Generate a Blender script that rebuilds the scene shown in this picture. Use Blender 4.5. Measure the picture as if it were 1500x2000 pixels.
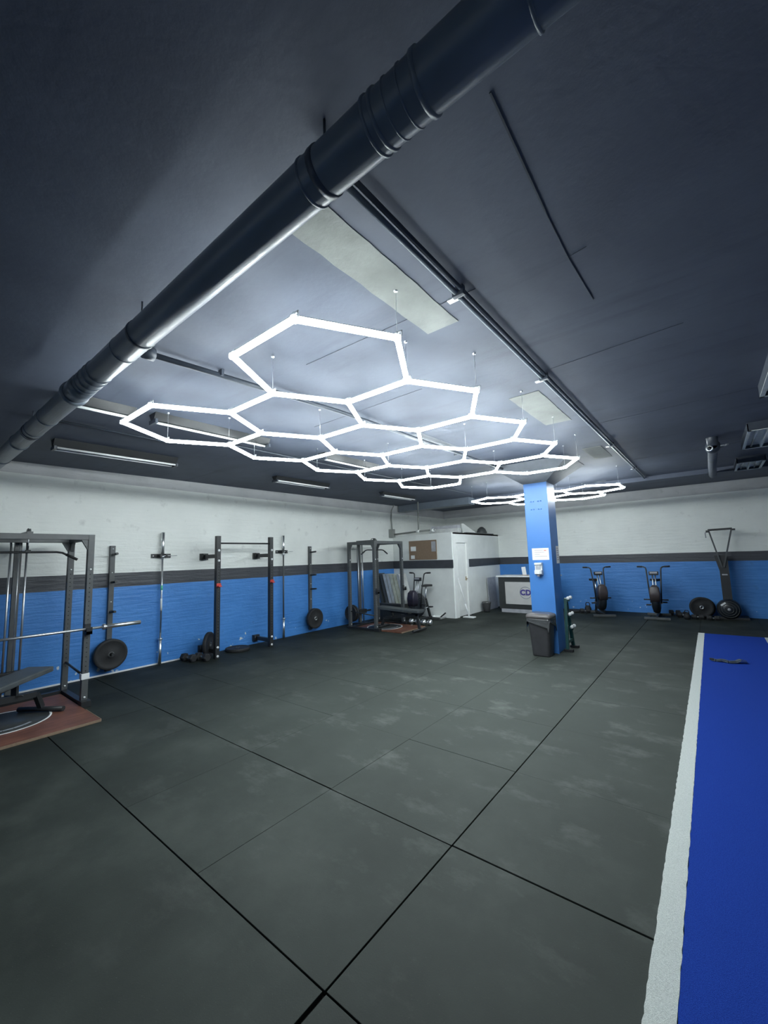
import bpy, bmesh, math, random
from mathutils import Vector, Matrix
random.seed(7)
PI = math.pi
D = bpy.data
C = bpy.context.scene.collection
for o in list(D.objects): D.objects.remove(o)

# ------------------------------------------------------------------ camera
yaw, pitch, roll = -0.67149, 0.11190, -0.031144
fw = Vector((math.sin(yaw)*math.cos(pitch), math.cos(yaw)*math.cos(pitch), math.sin(pitch)))
rt = Vector((math.cos(yaw), -math.sin(yaw), 0)); up = rt.cross(fw)
rt, up = math.cos(roll)*rt + math.sin(roll)*up, -math.sin(roll)*rt + math.cos(roll)*up
cd = D.cameras.new('camera'); cam = D.objects.new('camera', cd); C.objects.link(cam)
cd.sensor_fit = 'VERTICAL'; cd.sensor_height = 24.0; cd.lens = 794.415/2000*24.0
cd.clip_start = 0.02
M = Matrix((rt, up, -fw)).transposed().to_4x4(); M.translation = (0, 0, 1.65)
cam.matrix_world = M
bpy.context.scene.camera = cam

# ------------------------------------------------------------------ world, exposure
w = D.worlds.new('world'); bpy.context.scene.world = w; w.use_nodes = True
w.node_tree.nodes['Background'].inputs[0].default_value = (0.5, 0.6, 0.75, 1)
w.node_tree.nodes['Background'].inputs[1].default_value = 0.02
vs = bpy.context.scene.view_settings
vs.view_transform = 'Standard'; vs.look = 'None'; vs.gamma = 1; vs.use_curve_mapping = False
vs.exposure = 1.35
LED = 26.0          # strength of the hexagon tubes

# ------------------------------------------------------------------ materials
def srgb(r, g, b):
    f = lambda c: (c/255/12.92) if c/255 <= .04045 else ((c/255+.055)/1.055)**2.4
    return (f(r), f(g), f(b), 1)
class NT:
    def __init__(s, name):
        s.m = D.materials.new(name); s.m.use_nodes = True; s.t = s.m.node_tree; s.n = s.t.nodes
        s.b = s.n['Principled BSDF']
    def add(s, typ, **k):
        n = s.n.new(typ)
        for a, v in k.items(): setattr(n, a, v)
        return n
    def link(s, a, b): s.t.links.new(a, b)
    def pos(s): return s.add('ShaderNodeNewGeometry').outputs['Position']
    def noise(s, scale, detail=4, vec=None, rough=.55):
        n = s.add('ShaderNodeTexNoise'); n.inputs['Scale'].default_value = scale; n.inputs['Detail'].default_value = detail
        n.inputs['Roughness'].default_value = rough
        if vec is not None: s.link(vec, n.inputs['Vector'])
        return n.outputs['Fac']
    def ramp(s, fac, stops):
        r = s.add('ShaderNodeValToRGB'); e = r.color_ramp.elements
        while len(e) < len(stops): e.new(.5)
        for i, (p, c) in enumerate(stops):
            e[i].position = p; e[i].color = c
        s.link(fac, r.inputs['Fac']); return r.outputs['Color']
    def mix(s, fac, a, b, mode='MIX'):
        n = s.add('ShaderNodeMix', data_type='RGBA', blend_type=mode)
        for sock, v in ((n.inputs[0], fac), (n.inputs[6], a), (n.inputs[7], b)):
            if hasattr(v, 'links'): s.link(v, sock)
            else: sock.default_value = v
        return n.outputs[2]
    def math(s, op, a, b=None, c=None):
        n = s.add('ShaderNodeMath', operation=op)
        for i, v in enumerate((a, b, c)):
            if v is None: continue
            if hasattr(v, 'links'): s.link(v, n.inputs[i])
            else: n.inputs[i].default_value = v
        return n.outputs[0]
    def bump(s, h, strength=.3, dist=.01):
        n = s.add('ShaderNodeBump'); n.inputs['Strength'].default_value = strength; n.inputs['Distance'].default_value = dist
        s.link(h, n.inputs['Height']); s.link(n.outputs[0], s.b.inputs['Normal'])
def mat(name, col, rough=.5, metal=0.0, var=.15, scale=8.0, bump=0.0, bscale=60.0, spec=.5, emis=None, es=0, alpha=1, trans=0):
    t = NT(name)
    if len(col) == 3: col = (*col, 1)
    p = t.pos()
    f = t.noise(scale, 4, p)
    lo = tuple(c*(1-var) for c in col[:3])+(1,); hi = tuple(min(1, c*(1+var)) for c in col[:3])+(1,)
    t.link(t.ramp(f, [(.3, lo), (.7, hi)]), t.b.inputs['Base Color'])
    t.b.inputs['Roughness'].default_value = rough; t.b.inputs['Metallic'].default_value = metal
    t.b.inputs['Specular IOR Level'].default_value = spec
    if bump: t.bump(t.noise(bscale, 5, p), bump, .005)
    if emis:
        t.b.inputs['Emission Color'].default_value = (*emis, 1); t.b.inputs['Emission Strength'].default_value = es
    if trans: t.b.inputs['Transmission Weight'].default_value = trans
    return t.m

BLUE = (.055, .225, .60, 1); WHITE = (.70, .74, .72, 1); STRIPE = (.050, .055, .066, 1)
def wall_material():
    t = NT('painted_brick_wall'); p = t.pos()
    sep = t.add('ShaderNodeSeparateXYZ'); t.link(p, sep.inputs[0])
    zz = t.math('ADD', sep.outputs[2], t.math('MULTIPLY', t.math('SUBTRACT', t.noise(3, 3, p), .5), .012))
    blue = t.ramp(t.noise(2.5, 5, p), [(.3, (.045, .20, .55, 1)), (.7, (.065, .25, .64, 1))])
    white = t.ramp(t.noise(1.3, 5, p), [(.3, (.74, .77, .74, 1)), (.7, (.83, .86, .825, 1))])
    shaded_plaster = t.ramp(t.noise(2, 5, p), [(.3, (.40, .41, .42, 1)), (.7, (.50, .51, .52, 1))])  # plaster band above the wall step, greyed to carry the set-back's shade
    chips = t.math('GREATER_THAN', t.noise(14, 2, p), .80)
    # worn white flecks just above the floor
    low = t.math('LESS_THAN', sep.outputs[2], .30)
    fl = t.math('MULTIPLY', t.math('GREATER_THAN', t.noise(9, 3, p), .69), low)
    blue = t.mix(fl, blue, (.55, .62, .66, 1))
    c1 = t.mix(t.math('GREATER_THAN', zz, 1.32), blue, STRIPE)
    c2 = t.mix(t.math('GREATER_THAN', zz, 1.54), c1, white)
    c3 = t.mix(t.math('GREATER_THAN', zz, 2.975), c2, shaded_plaster)
    dust = t.ramp(t.noise(5, 6, p), [(.62, (1, 1, 1, 1)), (.75, (.78, .78, .78, 1))])
    t.link(t.mix(1.0, c3, dust, 'MULTIPLY'), t.b.inputs['Base Color'])
    t.b.inputs['Roughness'].default_value = .48
    # coursing: stretched noise (long along the wall, short in z) under thick paint
    mp = t.add('ShaderNodeMapping'); mp.inputs['Scale'].default_value = (1.6, 1.6, 13)
    t.link(p, mp.inputs['Vector'])
    h1 = t.noise(1.6, 3, mp.outputs[0]); h2 = t.noise(26, 4, p)
    wv = t.math('ABSOLUTE', t.math('SINE', t.math('MULTIPLY', sep.outputs[2], PI/.078)))
    cr = t.math('MULTIPLY', t.math('POWER', wv, .25), t.math('GREATER_THAN', t.noise(2.2, 2, p), .45))
    h = t.math('ADD', t.math('ADD', t.math('MULTIPLY', h1, 1.6), t.math('MULTIPLY', h2, .35)), t.math('MULTIPLY', cr, .35))
    t.bump(h, .42, .012)
    return t.m
def mat_rubber():
    t = NT('rubber_mat'); p = t.pos()
    base = t.ramp(t.noise(1.1, 6, p, .62), [(.30, (.007, .0100, .0085, 1)), (.50, (.017, .0225, .0195, 1)), (.72, (.040, .0475, .042, 1))])
    mp = t.add('ShaderNodeMapping'); mp.inputs['Scale'].default_value = (1.0, 1.6, 1); t.link(p, mp.inputs['Vector'])
    # dusty chalk wear where people train, in the middle of the floor
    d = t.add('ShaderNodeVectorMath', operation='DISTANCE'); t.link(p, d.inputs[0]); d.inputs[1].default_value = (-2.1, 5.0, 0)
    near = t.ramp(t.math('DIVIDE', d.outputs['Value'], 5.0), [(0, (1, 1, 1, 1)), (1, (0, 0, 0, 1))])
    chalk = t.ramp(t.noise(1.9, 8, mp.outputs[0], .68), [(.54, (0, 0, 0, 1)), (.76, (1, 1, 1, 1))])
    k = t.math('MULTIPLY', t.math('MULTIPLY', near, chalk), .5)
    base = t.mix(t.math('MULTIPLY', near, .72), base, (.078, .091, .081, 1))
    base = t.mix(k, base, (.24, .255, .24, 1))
    speck = t.math('GREATER_THAN', t.noise(210, 1, p), .76)
    base = t.mix(t.math('MULTIPLY', speck, .35), base, (.16, .17, .16, 1))
    t.link(base, t.b.inputs['Base Color'])
    t.b.inputs['Roughness'].default_value = .72; t.b.inputs['Specular IOR Level'].default_value = .25
    t.bump(t.noise(160, 4, p), .35, .002)
    return t.m
def mat_ceiling():
    t = NT('painted_concrete_ceiling'); p = t.pos()
    base = t.ramp(t.noise(1.4, 6, p, .6), [(.3, (.086, .100, .138, 1)), (.7, (.120, .140, .186, 1))])
    mp = t.add('ShaderNodeMapping'); mp.inputs['Scale'].default_value = (.5, 5, 1); t.link(p, mp.inputs['Vector'])
    st = t.ramp(t.noise(1.0, 6, mp.outputs[0], .6), [(.55, (1, 1, 1, 1)), (.75, (.72, .74, .78, 1))])
    t.link(t.mix(1.0, base, st, 'MULTIPLY'), t.b.inputs['Base Color'])
    t.b.inputs['Roughness'].default_value = .62; t.b.inputs['Specular IOR Level'].default_value = .3
    t.bump(t.math('ADD', t.noise(30, 5, p), t.math('MULTIPLY', t.noise(3, 3, p), 1)), .16, .006)
    return t.m
def mat_turf(name, lo, hi):
    t = NT(name); p = t.pos()
    t.link(t.ramp(t.noise(260, 3, p), [(.3, lo), (.7, hi)]), t.b.inputs['Base Color'])
    t.b.inputs['Roughness'].default_value = .9; t.b.inputs['Specular IOR Level'].default_value = .1
    t.bump(t.noise(330, 4, p), .9, .006)
    return t.m
def mat_wood():
    t = NT('stained_plywood'); p = t.pos()
    mp = t.add('ShaderNodeMapping'); mp.inputs['Scale'].default_value = (9, 1.2, 1); t.link(p, mp.inputs['Vector'])
    a = t.ramp(t.noise(2.5, 7, mp.outputs[0]), [(.3, (.12, .046, .028, 1)), (.7, (.24, .10, .058, 1))])
    b = t.ramp(t.noise(3, 5, p), [(.45, (1, 1, 1, 1)), (.7, (.62, .60, .62, 1))])
    t.link(t.mix(1.0, a, b, 'MULTIPLY'), t.b.inputs['Base Color']); t.b.inputs['Roughness'].default_value = .5
    return t.m
m_wall = wall_material(); m_rubber = mat_rubber(); m_ceil = mat_ceiling(); m_wood = mat_wood()
m_under = mat('dark_subfloor', (.004, .004, .004), .95)
m_turf = mat_turf('blue_turf', (.008, .032, .25, 1), (.020, .072, .43, 1))
m_turfw = mat_turf('white_turf', (.50, .54, .52, 1), (.74, .78, .75, 1))
m_black = mat('black_powder_coat', (.020, .022, .024), .42, bump=.1)
m_grey = mat('charcoal_powder_coat', (.075, .082, .085), .45, bump=.1)
m_dark = mat('black_rubber', (.016, .017, .019), .7, bump=.2, bscale=120)
m_pad = mat('charcoal_vinyl', (.060, .070, .076), .42, bump=.15, bscale=200)
m_steel = mat('bare_steel', (.72, .74, .76), .38, 1.0, var=.05)
m_chrome = mat('bright_chrome', (.90, .92, .93), .33, 1.0, var=.02)
m_white = mat('white_plastic', (.78, .80, .80), .35, var=.03)
m_bolt = mat('zinc_bolt', (.85, .87, .88), .3, .3, var=.03)
m_red = mat('red_plastic', (.50, .05, .035), .4)
m_pipe = mat('dark_painted_pipe', (.15, .178, .215), .36, var=.12, scale=3, bump=.02, spec=.6)
m_dpipe = mat('black_painted_metal', (.055, .066, .085), .4, var=.2)
m_col = mat('blue_painted_steel', (.058, .21, .56), .38, var=.05, scale=2, bump=.03)
m_cap = mat('capital_paint', (.17, .185, .21), .6, var=.12)
m_patch = mat('bare_concrete', (.26, .275, .26), .85, var=.12, scale=6, bump=.4, bscale=40)
m_booth = mat('white_emulsion', (.78, .81, .79), .55, var=.05, scale=3, bump=.06)
m_doorw = mat('white_door_paint', (.80, .82, .80), .35, var=.03)
m_stripe = mat('dark_grey_paint', STRIPE, .5, var=.1)
m_cork = mat('cork', (.24, .17, .115), .8, var=.12, scale=60, bump=.3, bscale=150)
m_paper = mat('white_paper', (.82, .84, .84), .7, var=.02)
m_ink = mat('grey_print', (.30, .27, .28), .7)
m_inkr = mat('red_print', (.62, .33, .28), .7)
m_navy = mat('navy_print', (.06, .05, .24), .6)
m_lgrey = mat('light_grey_print', (.30, .32, .36), .6)
m_panel = mat('off_white_laminate', (.52, .52, .51), .4, var=.03)
m_deskb = mat('anthracite_laminate', (.030, .034, .035), .4)
m_plinth = mat('pale_grey_plinth', (.38, .39, .42), .4)
m_green = mat('dark_green_enamel', (.015, .075, .07), .4)
m_greentape = mat('green_tape', (.12, .55, .35), .5)
m_bag = mat('black_plastic_bag', (.075, .078, .08), .2, bump=.5, bscale=25)
m_bin = mat('dark_grey_plastic', (.050, .050, .055), .4)
m_lid = mat('grey_plastic_lid', (.13, .12, .12), .3)
m_foil = mat('silvery_board', (.60, .62, .61), .3, .3, var=.2, scale=6)
m_foil2 = mat('pale_greenish_board', (.68, .70, .58), .3, .2, var=.2, scale=9)
m_purple = mat('dark_violet_plastic', (.022, .020, .036), .35)
m_strap = mat('grey_webbing', (.05, .07, .10), .8, bump=.3)
m_brass = mat('brass', (.5, .38, .2), .3, .9)
m_lamp = mat('lamp_reflector', (.78, .82, .80), .4, .0, var=.12, scale=15)
m_fan = mat('fan_cage_black', (.012, .016, .022), .3)
m_brown = mat('brownish_fan_cover', (.05, .04, .042), .35)
def emis(name, col, st):
    t = NT(name); e = t.add('ShaderNodeEmission'); e.inputs[0].default_value = (*col, 1); e.inputs[1].default_value = st
    t.link(e.outputs[0], t.n['Material Output'].inputs[0]); return t.m
m_led = emis('led_tube_light', (.90, .985, 1.0), LED)
m_tube = mat('fluorescent_tube_glass', (.96, .98, .98), .12, var=.01)
m_clip = mat('clear_clip', (.9, .93, .95), .25, var=.02, trans=.6)

# ------------------------------------------------------------------ mesh helpers
class G:
    def __init__(s): s.b = bmesh.new()
    def box(s, x0, x1, y0, y1, z0, z1, bev=0):
        v = [s.b.verts.new(c) for c in ((x0,y0,z0),(x1,y0,z0),(x1,y1,z0),(x0,y1,z0),(x0,y0,z1),(x1,y0,z1),(x1,y1,z1),(x0,y1,z1))]
        fs = [s.b.faces.new([v[i] for i in q]) for q in ((3,2,1,0),(4,5,6,7),(0,1,5,4),(1,2,6,5),(2,3,7,6),(3,0,4,7))]
        if bev:
            ed = {e for f in fs for e in f.edges}
            bmesh.ops.bevel(s.b, geom=list(ed), offset=bev, segments=2, affect='EDGES', profile=.7)
        return s
    def cbox(s, c, d, bev=0): return s.box(c[0]-d[0]/2, c[0]+d[0]/2, c[1]-d[1]/2, c[1]+d[1]/2, c[2]-d[2]/2, c[2]+d[2]/2, bev)
    def ring(s, c, u, v, r, n): return [s.b.verts.new(c + u*math.cos(2*PI*i/n)*r + v*math.sin(2*PI*i/n)*r) for i in range(n)]
    def tube(s, pts, r, n=10, cap=True, smooth=True):
        pts = [Vector(p) for p in pts]; rr = r if isinstance(r, (list, tuple)) else [r]*len(pts)
        d = (pts[1]-pts[0]).normalized(); ref = Vector((0,0,1)) if abs(d.z) < .9 else Vector((1,0,0))
        u = d.cross(ref).normalized(); rings = []
        for i, p in enumerate(pts):
            if i == 0: t = pts[1]-pts[0]
            elif i == len(pts)-1: t = pts[-1]-pts[-2]
            else: t = (pts[i+1]-p).normalized() + (p-pts[i-1]).normalized()
            t.normalize(); u = (u - t*u.dot(t)).normalized(); v = t.cross(u)
            rings.append(s.ring(p, u, v, rr[i], n))
        for a, b in zip(rings, rings[1:]):
            for i in range(n):
                f = s.b.faces.new((a[i], a[(i+1)%n], b[(i+1)%n], b[i])); f.smooth = smooth
        if cap: s.b.faces.new(rings[0][::-1]); s.b.faces.new(rings[-1])
        return s
    def lathe(s, prof, o=(0,0,0), axis=(0,0,1), n=32, smooth=True):
        ax = Vector(axis).normalized(); ref = Vector((0,0,1)) if abs(ax.z) < .9 else Vector((1,0,0))
        u = ax.cross(ref).normalized(); v = ax.cross(u); o = Vector(o); prev = None
        for r, h in prof:
            c = o + ax*h
            cur = [s.b.verts.new(c)] if r < 1e-6 else s.ring(c, u, v, r, n)
            if prev is not None:
                for i in range(n):
                    a = prev if len(prev) == 1 else (prev[i], prev[(i+1)%n]); q = cur if len(cur) == 1 else (cur[(i+1)%n], cur[i])
                    if len(prev) == 1 and len(cur) == 1: continue
                    f = s.b.faces.new([*a, *q]); f.smooth = smooth
            prev = cur
        return s
    def bar(s, a, b, wd, ht, upv=(0,0,1), bev=0):          # rectangular bar from a to b
        a, b = Vector(a), Vector(b); t = (b-a).normalized(); upv = Vector(upv)
        if abs(t.dot(upv)) > .95: upv = Vector((1,0,0)) if abs(t.x) < .9 else Vector((0,1,0))
        x = t.cross(upv).normalized()*wd/2; z = x.cross(t).normalized()*ht/2
        v = [s.b.verts.new(p+q) for p in (a, b) for q in (-x-z, x-z, x+z, -x+z)]
        for q in ((0,1,2,3),(7,6,5,4),(0,4,5,1),(1,5,6,2),(2,6,7,3),(3,7,4,0)): s.b.faces.new([v[i] for i in q])
        return s
    def prism(s, poly, vec):
        vec = Vector(vec); a = [s.b.verts.new(Vector(p)) for p in poly]; b = [s.b.verts.new(Vector(p)+vec) for p in poly]; n = len(a)
        s.b.faces.new(a[::-1]); s.b.faces.new(b)
        for i in range(n): s.b.faces.new((a[i], a[(i+1)%n], b[(i+1)%n], b[i]))
        return s
    def loft(s, rings, cap=True, smooth=False):
        R = [[s.b.verts.new(Vector(p)) for p in r] for r in rings]; n = len(R[0])
        for a, b in zip(R, R[1:]):
            for i in range(n):
                f = s.b.faces.new((a[i], a[(i+1)%n], b[(i+1)%n], b[i])); f.smooth = smooth
        if cap: s.b.faces.new(R[0][::-1]); s.b.faces.new(R[-1])
        return s
    def mesh(s, name):
        bmesh.ops.recalc_face_normals(s.b, faces=s.b.faces)
        me = D.meshes.new(name); s.b.to_mesh(me); s.b.free(); return me
def obj(name, g, m, parent=None, loc=None, kind=None, label=None):
    me = g.mesh(name) if isinstance(g, G) else g
    if isinstance(g, G): me.materials.append(m)
    o = D.objects.new(name, me); C.objects.link(o)
    if parent: o.parent = parent
    if loc: o.location = loc
    if kind: o['kind'] = kind
    if label: o['label'] = label
    return o
def tag(o, label, cat, group=None):
    o['label'] = label; o['category'] = cat
    if group: o['group'] = group
    return o
def thing(name, label, cat, loc=(0,0,0), rz=0, group=None, rot=None):
    o = D.objects.new(name, None); C.objects.link(o); o.location = loc; o.rotation_euler = rot or (0,0,rz); o.empty_display_size = .1
    return tag(o, label, cat, group)
def struct(name, g, m, parent=None, **k):
    return obj(name, g, m, parent, kind='structure', **k) if not parent else obj(name, g, m, parent, **k)
def ceil_z(y): return 3.13 + .009*y

# ------------------------------------------------------------------ room shell
XL, XR, YF, YB = -7.4, 4.8, -3.0, 12.8
struct('wall_left', G().box(XL-.2, XL, YF, YB, -.02, 2.975).box(XL-.2, XL-.03, YF, YB, 2.975, 3.4), m_wall)
struct('wall_back', G().box(XL-.2, XR, YB, YB+.2, -.02, 2.99).box(XL-.2, XR, YB+.03, YB+.2, 2.99, 3.5), m_wall)
struct('wall_right', G().box(XR, XR+.2, YF, YB, -.02, 3.4), m_wall)
struct('wall_front', G().box(XL-.2, XR, YF-.2, YF, -.02, 3.4), m_wall)
g = G()
g.loft([[(XL-.2, YF-.2, ceil_z(YF-.2)), (XR+.2, YF-.2, ceil_z(YF-.2)), (XR+.2, YB+.2, ceil_z(YB+.2)), (XL-.2, YB+.2, ceil_z(YB+.2))],
        [(XL-.2, YF-.2, 3.6), (XR+.2, YF-.2, 3.6), (XR+.2, YB+.2, 3.6), (XL-.2, YB+.2, 3.6)]])
ceil = struct('ceiling', g, m_ceil)
floor = struct('floor', G().box(XL-.2, XR+.2, YF-.2, YB+.2, -.12, -.022), m_under)
# rubber mats, one object each, laid in rows of about a metre
GX, GY = .9924, .985
xs = [XL] + [-1.3165+GX*k for k in range(-6, 4)]
ys = [1.2-GY*k for k in range(2, -1, -1)] + [1.2+GY*k for k in range(1, 12)] + [YB]
cache = {}
def mat_mesh(wx, wy):
    key = (round(wx, 3), round(wy, 3))
    if key not in cache:
        gg = G().box(-wx/2, wx/2, -wy/2, wy/2, -.021, 0, .003); me = gg.mesh('floor_mat'); me.materials.append(m_rubber); cache[key] = me
    return cache[key]
def xgap(i, j):
    if abs(xs[i]+1.3165) < .01: return .020 if ys[j] < .9 else .009
    return .0025
def ygap(j):
    return {1.2: .008, 2.185: .007, 3.17: .005}.get(round(ys[j], 3), .0025)
for i in range(len(xs)-1):
    for j in range(len(ys)-1):
        if ys[j] < 1.19 and 2 < i < 6: continue
        x0, x1, y0, y1 = xs[3 if i == 6 and ys[j] < 1.19 else i]+xgap(i, j)/2, xs[i+1]-xgap(i+1, j)/2, ys[j]+ygap(j)/2, ys[j+1]-ygap(j+1)/2
        o = obj('floor_mat', mat_mesh(x1-x0, y1-y0), None, floor, ((x0+x1)/2, (y0+y1)/2+random.uniform(-.0008, .0008)+(.004 if i % 2 and j == 3 else 0), random.uniform(-.001, 0)))
        o.rotation_euler = (0, 0, random.uniform(-.0006, .0006))
obj('floor_mat', G().box(xs[-1]+.003, XR, YF, YB, -.021, -.001), m_rubber, floor)
obj('floor_mat', G().box(XL, xs[-1]-.003, YF, ys[0]-.004, -.021, -.001), m_rubber, floor)
# white skirting strip at the foot of the left wall
struct('baseboard_left', G().box(XL, XL+.015, YF, 3.72, 0, .022, .002), m_white)
# bare concrete patches where old light boxes hung, painted round (raised a hair below the slab)
def slab_patch(x0, x1, y0, y1):
    n = 14; pts = []
    r = random.Random(int(y0*10))
    for k in range(n): pts.append((x0+r.uniform(-.004, .004), y0+(y1-y0)*k/(n-1)))
    for k in range(n): pts.append((x1+r.uniform(-.004, .004), y1+(y0-y1)*k/(n-1)))
    g = G(); g.loft([[(x, y, ceil_z(y)-.004) for x, y in pts], [(x, y, ceil_z(y)+.01) for x, y in pts]]); return g
for a in ((-1.36, -1.13, .98, 2.25), (-1.41, -1.12, 3.80, 4.95), (-1.38, -1.12, 6.58, 7.5)):
    obj('bare_concrete_patch', slab_patch(*a), m_patch, ceil)
for a in ((-2.9, -2.65, 4.1, 5.2), (-1.9, -1.7, 10.2, 10.9)):
    obj('painted_patch', slab_patch(*a), m_cap, ceil)
# formwork seams in the slab: thin proud ridges
seams = G()
for a, b, w_ in (((-.42, 1.15), (-.43, 1.75), .007), ((-.43, 1.75), (-.43, 2.12), .003), ((-.43, 2.12), (-.41, 2.6), .002), ((-.9, 2.03), (-2.3, 1.99), .003), ((-.43, 2.12), (-.34, 2.10), .002),
             ((-.9, 5.35), (.9, 5.2), .003), ((-.9, 8.1), (1.2, 7.9), .004), ((-1.9, 3.0), (-3.4, 3.05), .003), ((-.9, 3.4), (.0, 3.3), .003)):
    z = lambda y: ceil_z(y)-.0012
    seams.bar((a[0], a[1], z(a[1])), (b[0], b[1], z(b[1])), w_, .003)
obj('slab_seam', seams, m_dpipe, ceil, kind='stuff')
# shallow downstand beam before the back wall
g = G(); g.box(XL, XR, 10.35, 10.75, 3.13, 3.3)
struct('trim_1', g, m_ceil)
struct('trim_2', G().box(-7.38, -5.0, 10.0, 10.345, 3.03, 3.3), m_pipe)

# booth in the far left corner
BX, BY, BZ = -5.42, 9.7, 2.28
g = G(); g.box(XL+.001, BX-.08, BY, BY+.08, 0, BZ); wb = struct('wall_booth_front', g, m_booth)
g = G(); g.box(BX-.08, BX, BY, BY+.20, 0, BZ).box(BX-.08, BX, 10.53, YB-.001, 0, BZ).box(BX-.08, BX, BY+.20, 10.53, 2.05, BZ); struct('wall_booth_side', g, m_booth)
struct('trim_3', G().box(XL+.001, BX+.02, BY-.018, BY, 1.32, 1.54), m_stripe)
struct('trim_4', G().box(BX, BX+.018, 10.62, YB-.001, 1.32, 1.54), m_stripe)
struct('trim_5', G().box(XL+.001, BX, BY+.08, YB-.001, BZ-.04, BZ), m_booth)
dr = thing('door_1', 'x', 'x', (BX, 9.9, 0)); del dr['label']; del dr['category']; dr['kind'] = 'structure'
obj('door_leaf', G().box(-.06, -.02, .03, .60, .01, 2.0, .004), m_doorw, dr)
obj('door_frame', G().box(-.06, .02, -.16, .03, 0, 2.0).box(-.06, .02, .60, .70, 0, 2.0).box(-.079, .022, -.162, .702, 2.0, 2.10), m_doorw, dr)
obj('door_panel', G().box(-.022, -.012, .12, .50, 1.1, 1.9, .004).box(-.022, -.012, .12, .50, .15, .95, .004), m_doorw, dr)
h = G().tube([(-.02, .55, 1.0), (.03, .55, 1.0), (.035, .50, 1.0), (.035, .45, 1.0)], .010, 8); h.box(-.02, -.012, .53, .57, .95, 1.06)
obj('handle', h, m_brass, dr, label='brass door handle')

# ------------------------------------------------------------------ blue column
col = thing('support_column', 'square blue steel column with flared grey capital, bin at its foot', 'column', (-2.295, 7.35, 0))
g = G().box(-.195, .195, -.23, .23, .0, 2.88, .012); obj('shaft', g, m_col, col)
obj('edge_strip', G().box(.180, .207, -.24, -.205, 0, 2.88, .003), m_col, col)
zt = 3.19
g = G(); g.loft([[(-.20, -.24, 2.86), (.20, -.24, 2.86), (.20, .24, 2.86), (-.20, .24, 2.86)], [(-.66, -.55, zt), (.66, -.55, zt), (.66, .52, zt), (-.66, .52, zt)], [(-.66, -.55, zt+.04), (.66, -.55, zt+.04), (.66, .52, zt+.04), (-.66, .52, zt+.04)]])
obj('capital', g, m_cap, col)
for bx in (-.06, .065):
    for bz in (2.54, 2.48, 2.40):
        if (bz == 2.48) : continue
        for dx in (-.022, .022):
            obj('bolt', G().lathe([(0, -.012), (.011, -.010), (.011, 0)], (bx+dx, -.23, bz), (0, 1, 0), 8), m_col, col)
sg = thing('notice_sheet', 'white printed notice taped to the front of the blue column', 'sign', (-2.275, 7.118, 1.53))
obj('paper', G().box(-.14, .14, -.002, 0, 0, .20), m_paper, sg)
pr = G()
for k, (l, r) in enumerate(((-.10, .05), (-.10, .07), (-.10, -.01), (-.10, .11))): pr.box(l, r, -.0035, -.002, .165-k*.036, .171-k*.036)
obj('print_lines', pr, m_ink, sg)
obj('print_corner', G().box(.06, .10, -.0035, -.002, .15, .17), m_inkr, sg)
sg = thing('notice_sheet', 'narrow white notice on the right-hand side of the blue column', 'sign', (-2.099, 7.48, 1.46))
obj('paper', G().box(0, .003, -.075, .075, 0, .30), m_paper, sg)
pr = G()
for k in range(6): pr.box(.003, .0045, -.05, .03+.02*(k%2), .26-k*.04, .268-k*.04)
obj('print_lines', pr, m_ink, sg)
ds = thing('soap_dispenser', 'small white wall dispenser with curved front on the blue column', 'dispenser', (-2.31, 7.12, 1.28))
obj('body', G().loft([[(-.06, 0, z), (.06, 0, z), (.06, -d, z), (.03, -d-.02, z), (-.03, -d-.02, z), (-.06, -d, z)] for z, d in ((.0, .05), (.02, .09), (.07, .09), (.09, .05), (.16, .05), (.175, .08), (.20, .08), (.205, .05))]), m_white, ds)
obj('spout', G().box(-.02, .02, -.075, -.04, -.025, .004), m_ink, ds)
obj('window', G().box(-.035, .035, -.078, -.045, .085, .15), m_plinth, ds)

# waste bin
bn = thing('waste_bin', 'tall dark plastic bin with loose black bag, standing before the blue column', 'bin', (-2.28, 6.92, 0))
def rrect(wx, wy, z, r=.05, n=5, wob=0, rr=None):
    out = []
    for cx, cy, a0 in ((wx-r, wy-r, 0), (-wx+r, wy-r, 90), (-wx+r, -wy+r, 180), (wx-r, -wy+r, 270)):
        for k in range(n):
            a = math.radians(a0+90*k/(n-1)); out.append((cx+r*math.cos(a), cy+r*math.sin(a), z))
    return out
obj('bin_body', G().loft([rrect(.135, .125, .0), rrect(.14, .13, .02), rrect(.175, .155, .55), rrect(.19, .17, .60), rrect(.185, .165, .60), rrect(.17, .15, .5), rrect(.13, .12, .03)], smooth=True), m_bin, bn)
obj('lid', G().loft([rrect(.197, .175, .60), rrect(.20, .178, .625), rrect(.19, .17, .655), rrect(.14, .13, .675), rrect(.05, .05, .678)], smooth=True), m_lid, bn)
rb = random.Random(3); rings = []
base = rrect(.192, .172, 0, n=9)
drops = [.05+.17*max(0, math.sin(i*2*PI/len(base)*4+.6))+rb.uniform(0, .02) for i in range(len(base))]
for f in (0, .2, .4, .6, .8, 1):
    rings.append([(x*(1+.03*f+rb.uniform(-.03, .03)), y*(1+.03*f+rb.uniform(-.03, .03)), .602-drops[i]*f) for i, (x, y, z) in enumerate(base)])
gb = G(); gb.loft(rings, cap=False, smooth=True); ob = obj('bag', gb, m_bag, bn); md = ob.modifiers.new('s', 'SOLIDIFY'); md.thickness = .004; md.offset = 1

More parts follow.
